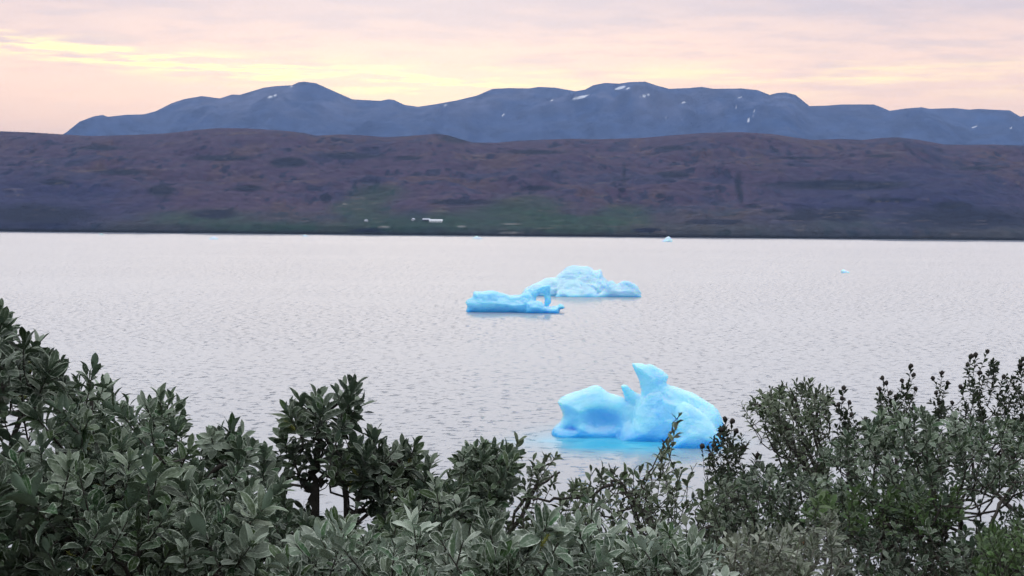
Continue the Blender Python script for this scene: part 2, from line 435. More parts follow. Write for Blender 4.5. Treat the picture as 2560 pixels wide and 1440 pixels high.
# ------------------------------------------------------------------ farm on the far shore
def hill_z(x, y):
    i = np.argmin(np.abs(HY[:, 0] - y)); j = np.argmin(np.abs(HX[i] - x))
    return HZ[i, j]
def hill_at(px, py):
    PXh, PYh = to_px(HX[:, ::1], HY, HZ)
    k = np.argmin(np.hypot(PXh[10:180] - px, PYh[10:180] - py))
    i, j = np.unravel_index(k, PXh[10:180].shape)
    return np.array([HX[i + 10, j], HY[i + 10, j], HZ[i + 10, j]])
def box(x0, x1, y0, y1, z0, z1):
    v = [(x, y, z) for z in (z0, z1) for x, y in ((x0, y0), (x1, y0), (x1, y1), (x0, y1))]
    f = [(0, 3, 2, 1), (4, 5, 6, 7), (0, 1, 5, 4), (1, 2, 6, 5), (2, 3, 7, 6), (3, 0, 4, 7)]
    return np.array(v, float), np.array(f)
def house(name, label, cat, px, py, L, Wd, wall_h, roof_h, wmat, rmat, rot, nwin, gable_front=False, group=None):
    p = hill_at(px, py)
    e = empty(name, (p[0], p[1] + Wd / 2, p[2] - 0.4))
    e.rotation_euler.z = rot
    tag(e, label, cat, group)
    h = wall_h + 0.6
    # walls with gable ends as one closed body
    a, b = L / 2, Wd / 2
    v = np.array([(-a, -b, -1.5), (a, -b, -1.5), (a, b, -1.5), (-a, b, -1.5), (-a, -b, h), (a, -b, h), (a, b, h), (-a, b, h), (-a, 0, h + roof_h), (a, 0, h + roof_h)])
    f4 = [(0, 1, 5, 4), (2, 3, 7, 6), (0, 3, 2, 1)]
    tri = [(1, 2, 6, 5), (3, 0, 4, 7), (5, 6, 9, 9), (7, 4, 8, 8)]
    me = bpy.data.meshes.new("wall")
    me.from_pydata(v.tolist(), [], [list(dict.fromkeys(q)) for q in f4 + tri])
    me.materials.append(wmat)
    o = bpy.data.objects.new("wall", me); COL.objects.link(o); o.parent = e
    ov = 0.35
    s = roof_h / b
    rv, rf = [], []
    for sg in (-1, 1):
        k = len(rv)
        for zz in (0.02, 0.22):
            rv += [(-a - ov, sg * (b + ov), h - s * ov + zz), (a + ov, sg * (b + ov), h - s * ov + zz), (a + ov, 0, h + roof_h + zz), (-a - ov, 0, h + roof_h + zz)]
        rf += [[k + q for q in ff] for ff in ((0, 1, 2, 3), (4, 5, 6, 7), (0, 1, 5, 4), (1, 2, 6, 5), (3, 0, 4, 7))]
    me = bpy.data.meshes.new("roof"); me.from_pydata(rv, [], rf); me.materials.append(rmat)
    o = bpy.data.objects.new("roof", me); COL.objects.link(o); o.parent = e
    for q in range(nwin):
        x = (-0.5 + (q + 0.5) / nwin) * L * 0.9
        bv, bf = box(x - 0.5, x + 0.5, -b - 0.06, -b + 0.05, h * 0.42, h * 0.80)
        mesh_np("window", bv, bf, M_WIN, e, smooth=False)
    bv, bf = box(L * 0.28 - 0.6, L * 0.28 + 0.6, -b - 0.08, -b + 0.05, -0.6, h * 0.36)
    mesh_np("door", bv, bf, M_DOOR, e, smooth=False)
    return e
M_WIN = plain("window_glass", (0.04, 0.05, 0.07), 0.15, 0.1)
M_DOOR = plain("grey_door", (0.10, 0.10, 0.12), 0.6, 0.1)
M_WHITE = plain("white_boards", (0.78, 0.78, 0.76), 0.7, 0.06)
M_ROOFP = plain("pale_metal_roof", (0.66, 0.67, 0.70), 0.5, 0.08)
M_ROOFG = plain("grey_metal_roof", (0.42, 0.44, 0.50), 0.5, 0.1)
M_GREY = plain("pale_boards", (0.42, 0.43, 0.44), 0.7, 0.1)
M_DARK = plain("dark_boards", (0.05, 0.05, 0.06), 0.8, 0.2)
house("farm_building", "long white farm building with pale roof on the green far shore", "building", 1090, 556, 20, 8, 2.2, 2.0, M_WHITE, M_ROOFP, 0.0, 5)
house("barn", "low dark barn with grey roof adjoining the long white farm building", "building", 1066, 552, 11, 7, 2.0, 1.9, M_DARK, M_ROOFG, 0.05, 2)
house("cottage", "small pale cottage just left of the long farm building", "building", 1033, 552, 4.2, 4.5, 2.2, 1.6, M_GREY, M_ROOFG, 0.7, 1)
house("cottage", "tiny pale cottage standing alone farthest left on the far shore", "building", 917, 555, 4.6, 4.0, 1.9, 1.4, M_GREY, M_ROOFG, -0.4, 1)

# ------------------------------------------------------------------ icebergs
def surface_nets(V, org, h):
    nx, ny, nz = V.shape
    ins = V < 0
    idx = np.full((nx - 1, ny - 1, nz - 1), -1, np.int64)
    cnt = np.zeros((nx - 1, ny - 1, nz - 1), np.int16)
    acc = np.zeros((nx - 1, ny - 1, nz - 1, 3))
    corners = [(a, b, c) for a in (0, 1) for b in (0, 1) for c in (0, 1)]
    sl = lambda A, o: A[o[0]:o[0] + nx - 1, o[1]:o[1] + ny - 1, o[2]:o[2] + nz - 1]
    for p in corners:
        for q in corners:
            if p < q and sum(abs(i - j) for i, j in zip(p, q)) == 1:
                a, b = sl(V, p), sl(V, q)
                cr = (a < 0) != (b < 0)
                tt = np.where(cr, a / np.where(cr, a - b, 1), 0)
                for k in range(3):
                    acc[..., k] += np.where(cr, p[k] + tt * (q[k] - p[k]), 0)
                cnt += cr
    act = cnt > 0
    idx[act] = np.arange(act.sum())
    I = np.argwhere(act)
    verts = (I + acc[act] / cnt[act][:, None]) * h + org
    faces = []
    for ax in range(3):
        o1, o2 = [k for k in range(3) if k != ax]
        s = [slice(1, -1)] * 3; s[ax] = slice(0, -1)
        e = [slice(1, -1)] * 3; e[ax] = slice(1, None)
        a, b = ins[tuple(s)], ins[tuple(e)]
        E = np.argwhere(a != b)
        fl = a[a != b]
        off = np.ones(3, int); off[ax] = 0
        g = E + off
        def c(d1, d2):
            w = g.copy(); w[:, o1] += d1; w[:, o2] += d2
            return idx[w[:, 0], w[:, 1], w[:, 2]]
        q = np.stack([c(-1, -1), c(0, -1), c(0, 0), c(-1, 0)], 1)
        flip = fl if ax != 1 else ~fl
        q[~flip] = q[~flip][:, ::-1]
        faces.append(q)
    return verts, np.concatenate(faces)
def poly_sd(px, pz, poly):
    """signed distance (negative inside) to a closed polygon, vectorised over points"""
    P = np.asarray(poly, float)
    d = np.full(px.shape, 1e9); inside = np.zeros(px.shape, bool)
    for a, b in zip(P, np.roll(P, -1, 0)):
        e = b - a
        wx, wz = px - a[0], pz - a[1]
        s = np.clip((wx * e[0] + wz * e[1]) / (e @ e + 1e-12), 0, 1)
        d = np.minimum(d, np.hypot(wx - e[0] * s, wz - e[1] * s))
        c = (a[1] > pz) != (b[1] > pz)
        inside ^= c & (px < (b[0] - a[0]) * (pz - a[1]) / (b[1] - a[1] + 1e-12) + a[0])
    return np.where(inside, -d, d)
def smooth_poly(pts, it=1):
    P = np.asarray(pts, float)
    for _ in range(it):
        Q = np.roll(P, -1, 0)
        P = np.stack([0.88 * P + 0.12 * Q, 0.12 * P + 0.88 * Q], 1).reshape(-1, 2)
    return P
def smin(a, b, k):
    hh = np.clip(0.5 + 0.5 * (b - a) / k, 0, 1)
    return b * (1 - hh) + a * hh - k * hh * (1 - hh)
def berg(name, label, yc, lobes, mat, h, namp, nscale, blend_k, carve=(), seed=1, crease=0.0, group="icebergs in the fjord"):
    """lobes: (pixel outline, distance, half thickness, edge radius, lean).  Each outline is a slab of its own depth; the slabs
    fuse into one body of ice that goes on under the water."""
    L = []
    for pts, yd, th, rad, lean, *kk in lobes:
        W3 = np.array([at(px, py, yd) for px, py in pts])
        L.append((smooth_poly(W3[:, [0, 2]]), yd, th, rad, lean, kk[0] if kk else blend_k))
    allp = np.concatenate([l[0] for l in L])
    x0, x1 = allp[:, 0].min() - 1.5, allp[:, 0].max() + 1.5
    z0, z1 = -1.2, allp[:, 1].max() + 1.0
    y0 = min(l[1] - l[2] for l in L) - 1.5; y1 = max(l[1] + l[2] for l in L) + 1.5
    xs, ys, zs = np.arange(x0, x1, h), np.arange(y0, y1, h), np.arange(z0, z1, h)
    X2, Z2 = np.meshgrid(xs, zs, indexing='ij')
    V = None
    Yg = ys[None, :, None]
    for poly, yd, th, rad, lean, k_ in L:
        sd = poly_sd(X2, Z2, poly)
        dd = np.clip(-sd / rad, 0, 1)
        d2 = np.clip(-sd / (0.28 * rad), 0, 1)
        T = th * (0.42 * np.sqrt(np.maximum(1 - (1 - d2) ** 2, 0)) + 0.58 * dd ** 0.8) * (1 + 0.10 * vnoise(X2 / 3, Z2 / 3, seed=seed))
        T = T * np.clip(1.12 - 0.055 * Z2, 0.45, 1.1)
        T = T * (1 + 0.12 * np.clip((3 - Z2) / 6.0, 0, 0.5))
        ymid = yd + lean * Z2
        f = np.abs(Yg - ymid[:, None, :]) - T[:, None, :]
        f = np.where((sd > 0)[:, None, :], np.sqrt(np.maximum(f, 0) ** 2 + np.maximum(sd, 0)[:, None, :] ** 2) + 1e-3, np.maximum(f, sd[:, None, :] * 1.0))
        V = f if V is None else smin(V, f, k_)
    G = np.meshgrid(xs, ys, zs, indexing='ij')
    for cx, cy, cdist, rx, ry, rz, k in carve:
        c = at(cx, cy, cdist)
        e = (np.sqrt(((G[0] - c[0]) / rx) ** 2 + ((G[1] - c[1]) / ry) ** 2 + ((G[2] - c[2]) / rz) ** 2) - 1) * min(rx, ry, rz)
        V = -smin(-V, e, k)
    V = V + namp * (fbm(G[0] / nscale, G[1] / nscale, G[2] / nscale, octv=4, gain=0.5, seed=seed + 3)
                    + crease * fbm(G[0] / nscale / 1.4 + 0.4 * G[2] / nscale, G[1] / nscale / 1.4, G[2] / nscale / 1.1, octv=3, gain=0.5, seed=seed + 5, ridged=True))
    V[:, :, 0] = np.abs(V[:, :, 0]) + 0.1
    for sl in (np.s_[0], np.s_[-1], np.s_[:, 0], np.s_[:, -1], np.s_[:, :, -1]):
        V[sl] = np.abs(V[sl]) + 0.05
    vs, fs = surface_nets(V, np.array([x0, y0, z0]), h)
    loc = np.array([0.5 * (x0 + x1), yc, 0.0])
    o = mesh_np(name, vs - loc, fs, mat)
    o.location = loc
    tag(o, label, "iceberg", group)
    return o
def ice_material(name, pale, deep, wet_h, bump_s, streak, sss=1.0, clear=()):
    m, t = material(name)
    co = t.add('ShaderNodeTexCoord').outputs['Object']
    x, y, z = t.xyz(co)
    n = t.noise(co, 0.28, 3.0, 0.5)
    n2 = t.noise(t.vec(x, y, t.m('MULTIPLY', z, 2.5)), 0.8, 5.0, 0.6)
    wet = t.step(t.m('ADD', z, t.m('MULTIPLY', t.m('SUBTRACT', n, 0.5), wet_h * 1.1)), wet_h, -0.1)
    f = t.m('ADD', t.m('MULTIPLY', wet, 0.75), t.m('MULTIPLY', t.step(n, 0.42, 0.75), streak), clamp=True)
    P = t.add('ShaderNodeNewGeometry').outputs['Position']
    for (cx, cy, cz), rx, rz, amt in clear:                   # deeper blue of the shaded hollows, painted into the ice
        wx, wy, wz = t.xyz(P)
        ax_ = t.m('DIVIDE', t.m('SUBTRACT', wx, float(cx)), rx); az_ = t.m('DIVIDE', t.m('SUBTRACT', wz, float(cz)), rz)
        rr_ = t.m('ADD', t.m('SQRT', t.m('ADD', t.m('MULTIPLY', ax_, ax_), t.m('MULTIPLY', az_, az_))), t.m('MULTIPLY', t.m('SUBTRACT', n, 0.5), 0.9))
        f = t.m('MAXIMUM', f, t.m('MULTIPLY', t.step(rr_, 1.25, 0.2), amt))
    c = t.mix(f, pale, deep)
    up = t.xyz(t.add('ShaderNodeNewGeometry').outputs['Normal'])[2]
    c = t.mix(t.m('MULTIPLY', t.step(t.m('ADD', up, t.m('MULTIPLY', t.m('SUBTRACT', n2, 0.5), 0.9)), 0.35, 0.9), 0.42), c, (0.74, 0.93, 0.99))   # white crust on top, with light from above painted into the colour
    c = t.mix(t.step(z, 1.3, 0.2), c, t.mix(0.55, c, deep))
    hgt = t.m('ADD', t.m('MULTIPLY', n2, 0.6), t.m('MULTIPLY', t.noise(co, 2.6, 3.0, 0.55), 0.25))
    bp = t.add('ShaderNodeBump', i={'Strength': bump_s, 'Distance': 0.6, 'Height': hgt}).outputs[0]
    b = t.add('ShaderNodeBsdfPrincipled', i={'Base Color': c, 'Roughness': 0.4, 'Subsurface Weight': sss, 'Subsurface Radius': (0.5, 1.3, 2.2),
              'Subsurface Scale': 0.9, 'Specular IOR Level': 0.35, 'Normal': bp, 'IOR': 1.31})
    t.add('ShaderNodeOutputMaterial', i={0: b})
    return m
def zz(x0, y0, sc, pts):
    return [(x0 + a / sc, y0 + b / sc) for a, b in pts]
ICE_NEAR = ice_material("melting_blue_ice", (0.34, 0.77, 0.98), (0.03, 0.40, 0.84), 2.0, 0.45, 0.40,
                        clear=((at(1505, 1058, on_water(1420, 1088)[1]), 3.6, 2.2, 0.62), (at(1655, 1090, on_water(1640, 1112)[1]), 2.6, 1.3, 0.55), (at(1640, 1010, on_water(1420, 1088)[1]), 2.2, 3.0, 0.35)))  # clear: patches whose deeper blue paints in the hollow shade
ICE_MID = ice_material("clear_cyan_ice", (0.26, 0.70, 0.94), (0.04, 0.40, 0.80), 2.6, 0.8, 0.55)
ICE_PALE = ice_material("pale_weathered_ice", (0.47, 0.76, 0.99), (0.16, 0.60, 0.92), 0.9, 1.2, 0.35)
NZ = lambda pts: zz(1300, 860, 3.879, pts)
d_l = on_water(1420, 1088)[1] + 2.0
near_lobes = [
    # left wing
    (NZ([(300, 855), (340, 795), (395, 745), (418, 690), (392, 630), (360, 565), (400, 530), (455, 495), (560, 465), (650, 440), (715, 410), (770, 408),
         (815, 442), (870, 480), (950, 500), (1010, 530), (1075, 570), (1200, 620), (1330, 760), (1330, 1010), (340, 1010)]), d_l - 1.2, 3.4, 3.2, 0.12),
    # small prong
    (NZ([(970, 405), (1000, 388), (1045, 395), (1085, 432), (1130, 468), (1175, 490), (1240, 560), (1200, 700), (1060, 660), (1035, 560), (1010, 500), (985, 450)]), d_l - 1.5, 1.5, 1.2, 0.0),
    # head, neck and long right back
    (NZ([(1095, 192), (1140, 202), (1200, 198), (1240, 206), (1275, 194), (1320, 212), (1345, 228), (1395, 250), (1425, 285), (1456, 312), (1450, 345), (1430, 385), (1455, 412), (1570, 438), (1690, 482), (1790, 540),
         (1885, 600), (1930, 648), (1962, 720), (1985, 800), (2000, 1010), (1000, 1020), (1060, 700), (1140, 540), (1180, 480), (1178, 440), (1166, 380), (1146, 318), (1112, 255)]),
     d_l - 3.0, 3.2, 2.2, 0.18, 0.6),
    # low apron in front
    (NZ([(880, 1010), (940, 890), (1040, 770), (1140, 640), (1240, 490), (1360, 470), (1450, 560), (1490, 760), (1500, 1010)]), d_l - 4.8, 2.8, 3.6, 0.30),
    # right front wedge
    (NZ([(1380, 1040), (1470, 860), (1525, 640), (1600, 568), (1690, 612), (1790, 680), (1865, 760), (1925, 860), (1968, 950), (1985, 1040)]), d_l - 10.5, 2.2, 2.4, 0.36, 0.35),
]
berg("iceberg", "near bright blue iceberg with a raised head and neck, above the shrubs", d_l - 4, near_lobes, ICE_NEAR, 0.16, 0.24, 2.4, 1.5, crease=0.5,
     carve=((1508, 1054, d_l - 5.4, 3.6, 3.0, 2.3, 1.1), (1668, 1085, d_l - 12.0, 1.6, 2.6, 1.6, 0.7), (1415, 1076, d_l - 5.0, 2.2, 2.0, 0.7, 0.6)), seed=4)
MZ = lambda pts: zz(1140, 640, 5.12, pts)
d_m = on_water(1270, 782)[1] + 4.0
mid_lobes = [
    (MZ([(120, 720), (140, 640), (125, 600), (165, 545), (215, 505), (228, 465), (300, 452), (380, 445), (470, 438), (510, 440), (545, 462), (620, 478), (690, 498), (800, 500),
         (860, 470), (920, 440), (1000, 520), (1040, 600), (1130, 640), (1230, 640), (1300, 630), (1330, 600), (1370, 615), (1405, 668), (1330, 685), (1320, 745), (130, 745)]), d_m, 4.6, 4.0, 0.15),
    (MZ([(830, 520), (870, 450), (940, 410), (1010, 412), (1070, 398), (1140, 378), (1195, 368), (1205, 420), (1215, 520), (1208, 600), (1175, 645), (1120, 640), (1138, 560), (1130, 500),
         (1075, 490), (1030, 560), (980, 640), (860, 640)]), d_m + 1.0, 1.7, 1.6, 0.0),
    (MZ([(900, 600), (1010, 560), (1100, 580), (1170, 650), (1300, 660), (1330, 745), (880, 745)]), d_m - 3.5, 2.6, 2.6, 0.2),
]
berg("iceberg", "low cyan iceberg with an arched hollow at its right end", d_m, mid_lobes, ICE_MID, 0.26, 0.45, 3.0, 0.7, seed=9, crease=0.8)
d_f = on_water(1450, 741)[1] + 6.0
far_lobes = [
    (MZ([(830, 520), (865, 415), (930, 375), (1030, 330), (1150, 285), (1280, 262), (1330, 205), (1400, 150), (1480, 130), (1580, 125), (1680, 128), (1740, 165), (1800, 185), (1850, 160), (1890, 185),
         (1920, 270), (1950, 340), (1960, 560), (830, 560)]), d_f, 9.0, 8.0, 0.35),
    (MZ([(1780, 560), (1800, 480), (1880, 440), (1905, 380), (1960, 315), (2010, 305), (2040, 330), (2090, 345), (2140, 310), (2215, 300), (2280, 335), (2330, 390), (2370, 460), (2395, 560)]), d_f - 5.0, 4.2, 4.0, 0.2),
    (MZ([(1220, 560), (1300, 440), (1420, 330), (1560, 270), (1700, 330), (1800, 430), (1850, 560)]), d_f - 7.5, 3.5, 5.0, 0.9),
]
berg("iceberg", "large pale humped iceberg behind the cyan one, with a bluer lobe at its right", d_f, far_lobes, ICE_PALE, 0.36, 0.8, 4.0, 0.7, seed=13, crease=1.0)
ICE_FLOE = ice_material("floe_ice", (0.74, 0.87, 0.94), (0.42, 0.74, 0.90), 0.6, 0.5, 0.2)
def floe(label, px, py, profile, th, mat=ICE_FLOE, name="ice_floe"):
    """small berg far off: profile is a list of (pixel dx, pixel height)"""
    p = on_water(px, py)
    s = p[1] / F
    pts = [(px + 1.15 * a, py - 1.4 * b) for a, b in profile]
    return berg(name, label, p[1], [(pts, p[1], th, th * 0.9, 0.15)], mat, max(0.25, s * 0.9), 0.3, 2.5, 0.5, seed=int(px), group="small ice floes in the fjord")
floe("small pale blue floe with two humps near the left far shore", 533, 598, [(-10, -5), (-9, 1), (-3, 4), (2, 5), (6, 3), (10, 2), (11, -5)], 3.0)
floe("tiny white floe against the far shore, right of the two-humped floe", 763, 591, [(-6, -4), (-5, 1), (-1, 4), (3, 2), (6, 1), (7, -4)], 2.2)
floe("small white floe below the farm, against the far shore", 1193, 597, [(-11, -4), (-10, 1), (-5, 3), (-1, 6), (3, 3), (9, 2), (12, -4)], 3.0)
floe("peaked white and blue floe against the far shore, right of the farm", 1668, 604, [(-14, -4), (-13, 1), (-7, 3), (-3, 7), (3, 10), (8, 7), (12, 1), (13, -4)], 4.0)
floe("lone pale floe in open water at the right of the fjord", 2114, 682, [(-10, -6), (-10, 5), (-4, 6), (2, 4), (7, 3), (11, -1), (8, -6)], 2.0)
floe("tiniest speck of ice, farthest left along the far shore", 254, 587, [(-4, -3), (-3, 1), (0, 3), (3, 1), (4, -3)], 1.2)

# ------------------------------------------------------------------ willow shrubs
rng = np.random.default_rng(7)
def leaf_material(name, top, under, rim, sheen=0.10, trans=0.05, var=0.6):
    m, t = material(name)
    g = t.add('ShaderNodeNewGeometry')
    rnd = g.outputs['Random Per Island']; bf = g.outputs['Backfacing']
    uv = t.add('ShaderNodeUVMap', uv_map='UVMap').outputs[0]
    ux, uy, _ = t.xyz(uv)
    au = t.m('ABSOLUTE', ux)
    co = t.add('ShaderNodeTexCoord').outputs['Object']
    age = t.xyz(t.add('ShaderNodeAttribute', attribute_name='tint').outputs['Color'])
    hairs = t.noise(co, 260.0, 2.0, 0.6)
    c = t.mix(rnd, tuple(x * (1 - var) for x in top), tuple(x * (1 + var) for x in top))
    hue = t.m('FRACT', t.m('MULTIPLY', rnd, 7.31))
    c = t.mix(t.m('MULTIPLY', t.step(hue, 0.44, 0.52), 0.8), c, (0.003, 0.009, 0.003))
    c = t.mix(t.m('MULTIPLY', age[1], 0.7), c, (0.045, 0.085, 0.012))
    c = t.mix(t.m('MULTIPLY', age[0], 0.85), c, t.mix(0.75, under, rim))
    c = t.mix(t.m('MULTIPLY', t.step(hairs, 0.45, 0.75), 0.25), c, rim)
    vein = t.step(au, 0.10, 0.02)
    c = t.mix(t.m('MULTIPLY', vein, 0.22), c, rim)
    c = t.mix(t.m('MULTIPLY', t.step(t.m('ADD', au, t.m('MULTIPLY', t.m('SUBTRACT', hairs, 0.5), 0.5)), 0.74, 1.0), 0.85), c, rim)
    c = t.mix(bf, c, under)
    b = t.add('ShaderNodeBsdfPrincipled', i={'Base Color': c, 'Roughness': 0.62, 'Specular IOR Level': 0.14, 'Sheen Weight': sheen, 'Sheen Roughness': 0.5, 'Sheen Tint': (0.85, 0.92, 0.9, 1.0)})
    tr = t.add('ShaderNodeBsdfTranslucent', i={0: t.mix(0.5, c, (0.10, 0.16, 0.04))})
    t.add('ShaderNodeOutputMaterial', i={0: t.add('ShaderNodeMixShader', i={0: trans, 1: b, 2: tr})})
    return m
BARK = plain("willow_bark", (0.050, 0.042, 0.036), 0.9, 0.5, 60.0)
BARKP = plain("pale_willow_bark", (0.17, 0.15, 0.13), 0.9, 0.5, 60.0)
CATK = plain("catkin_yellow", (0.34, 0.35, 0.09), 0.9, 0.4, 200.0)
CATKR = plain("catkin_rust", (0.30, 0.17, 0.10), 0.9, 0.4, 200.0)
LEAF = {
    'grey':   leaf_material("leaf_grey_green", (0.015, 0.047, 0.014), (0.13, 0.18, 0.125), (0.50, 0.56, 0.44)),
    'dark':   leaf_material("leaf_dark_green", (0.011, 0.034, 0.010), (0.09, 0.13, 0.09), (0.42, 0.47, 0.37)),
    'silver': leaf_material("leaf_silver", (0.034, 0.082, 0.032), (0.30, 0.37, 0.29), (0.66, 0.71, 0.59), 0.2),
    'small':  leaf_material("leaf_small_grey", (0.019, 0.043, 0.013), (0.13, 0.16, 0.10), (0.42, 0.45, 0.34)),
    'black':  leaf_material("leaf_blackish", (0.016, 0.024, 0.014), (0.035, 0.045, 0.03), (0.05, 0.06, 0.04), 0.05, 0.08),
    'bright': leaf_material("leaf_bright_green", (0.042, 0.100, 0.018), (0.10, 0.17, 0.06), (0.22, 0.28, 0.15), 0.15, 0.15),
    'sandy':  leaf_material("leaf_sandy", (0.075, 0.092, 0.052), (0.27, 0.29, 0.22), (0.52, 0.54, 0.44), 0.2),
}
def leaf_template(nl, nw):
    s = np.linspace(0, 1, nl + 1); tt = np.linspace(-1, 1, nw + 1)
    S, T = np.meshgrid(s, tt, indexing='ij')
    f = grid_faces(nl + 1, nw + 1)
    return S.ravel(), T.ravel(), f
LT_BIG, LT_SMALL = leaf_template(6, 4), leaf_template(4, 2)
def build_leaves(name, mat, parent, O, Dv, Nv, Ln, Wd, bend, fold, tmpl, age):
    S, T, F4 = tmpl
    n = len(O)
    Xv = np.cross(Dv, Nv)
    w = np.sin(np.pi * np.clip(S, 0, 1) ** 1.15) ** 0.66 * (0.985 + 0 * S) + 0.03
    w = np.where(S > 0.999, 0.0, w)
    th = bend[:, None] * S[None, :]
    b = np.where(np.abs(bend) < 1e-3, 1e-3, bend)[:, None]
    yl = np.sin(b * S) / b
    zl = -(1 - np.cos(b * S)) / b
    x = T[None, :] * w[None, :] * Wd[:, None] * 0.5
    zf = np.abs(T)[None, :] ** 1.5 * w[None, :] * Wd[:, None] * 0.5 * fold[:, None]
    zf = zf + 0.04 * Ln[:, None] * np.sin(S[None, :] * 9 + (O[:, :1] * 977 % 6.28)) * T[None, :] * 0.5
    xw = x * (1 - 0.25 * np.abs(fold[:, None]))
    V = (O[:, None, :] + xw[..., None] * Xv[:, None, :] + (yl * Ln[:, None])[..., None] * Dv[:, None, :]
         + (zl * Ln[:, None] + zf)[..., None] * Nv[:, None, :])
    nv = len(S)
    Fc = (F4[None] + (np.arange(n) * nv)[:, None, None]).reshape(-1, 4)
    UV = np.tile(np.stack([T, S], 1), (n, 1))
    return mesh_np(name, V.reshape(-1, 3), Fc, mat, parent, uv=UV, col=np.repeat(age, nv, 0))
def unit(v):
    return v / np.linalg.norm(v, axis=-1, keepdims=True)
def perp(a):
    r = np.array([0, 0, 1.0]) if abs(a[2]) < 0.9 else np.array([1.0, 0, 0])
    p = np.cross(a, r)
    return p / np.linalg.norm(p)
def tube(P, rad, ns=6):
    P = np.asarray(P); rad = np.asarray(rad)
    Tn = unit(np.gradient(P, axis=0))
    u = perp(Tn[0]); rings = []
    for p, tn, r in zip(P, Tn, rad):
        u = u - tn * (u @ tn); u = u / np.linalg.norm(u)
        v = np.cross(tn, u)
        a = np.linspace(0, 2 * np.pi, ns, endpoint=False)
        rings.append(p + r * (np.cos(a)[:, None] * u + np.sin(a)[:, None] * v))
    V = np.concatenate(rings + [P[-1:]])
    i = np.arange(ns); j = (i + 1) % ns
    Fs = [np.stack([k * ns + i, k * ns + j, (k + 1) * ns + j, (k + 1) * ns + i], 1) for k in range(len(P) - 1)]
    last = (len(P) - 1) * ns
    Fs.append(np.stack([last + i, last + j, np.full(ns, len(V) - 1), np.full(ns, len(V) - 1)], 1)[:, [0, 1, 2, 3]])
    return V, np.concatenate(Fs[:-1]), None
def curve(pts, n):
    """Catmull-Rom through the points"""
    P = np.asarray(pts, float)
    P = np.vstack([2 * P[0] - P[1], P, 2 * P[-1] - P[-2]])
    out = []
    for k in range(1, len(P) - 2):
        tt = np.linspace(0, 1, n, endpoint=False)[:, None]
        a, b, c, d = P[k - 1], P[k], P[k + 1], P[k + 2]
        out.append(0.5 * ((2 * b) + (c - a) * tt + (2 * a - 5 * b + 4 * c - d) * tt ** 2 + (3 * b - a - 3 * c + d) * tt ** 3))
    return np.vstack(out + [P[-2:-1]])

def in_poly(x, y, poly):
    return poly_sd(np.array([x]), np.array([y]), poly)[0] < 0

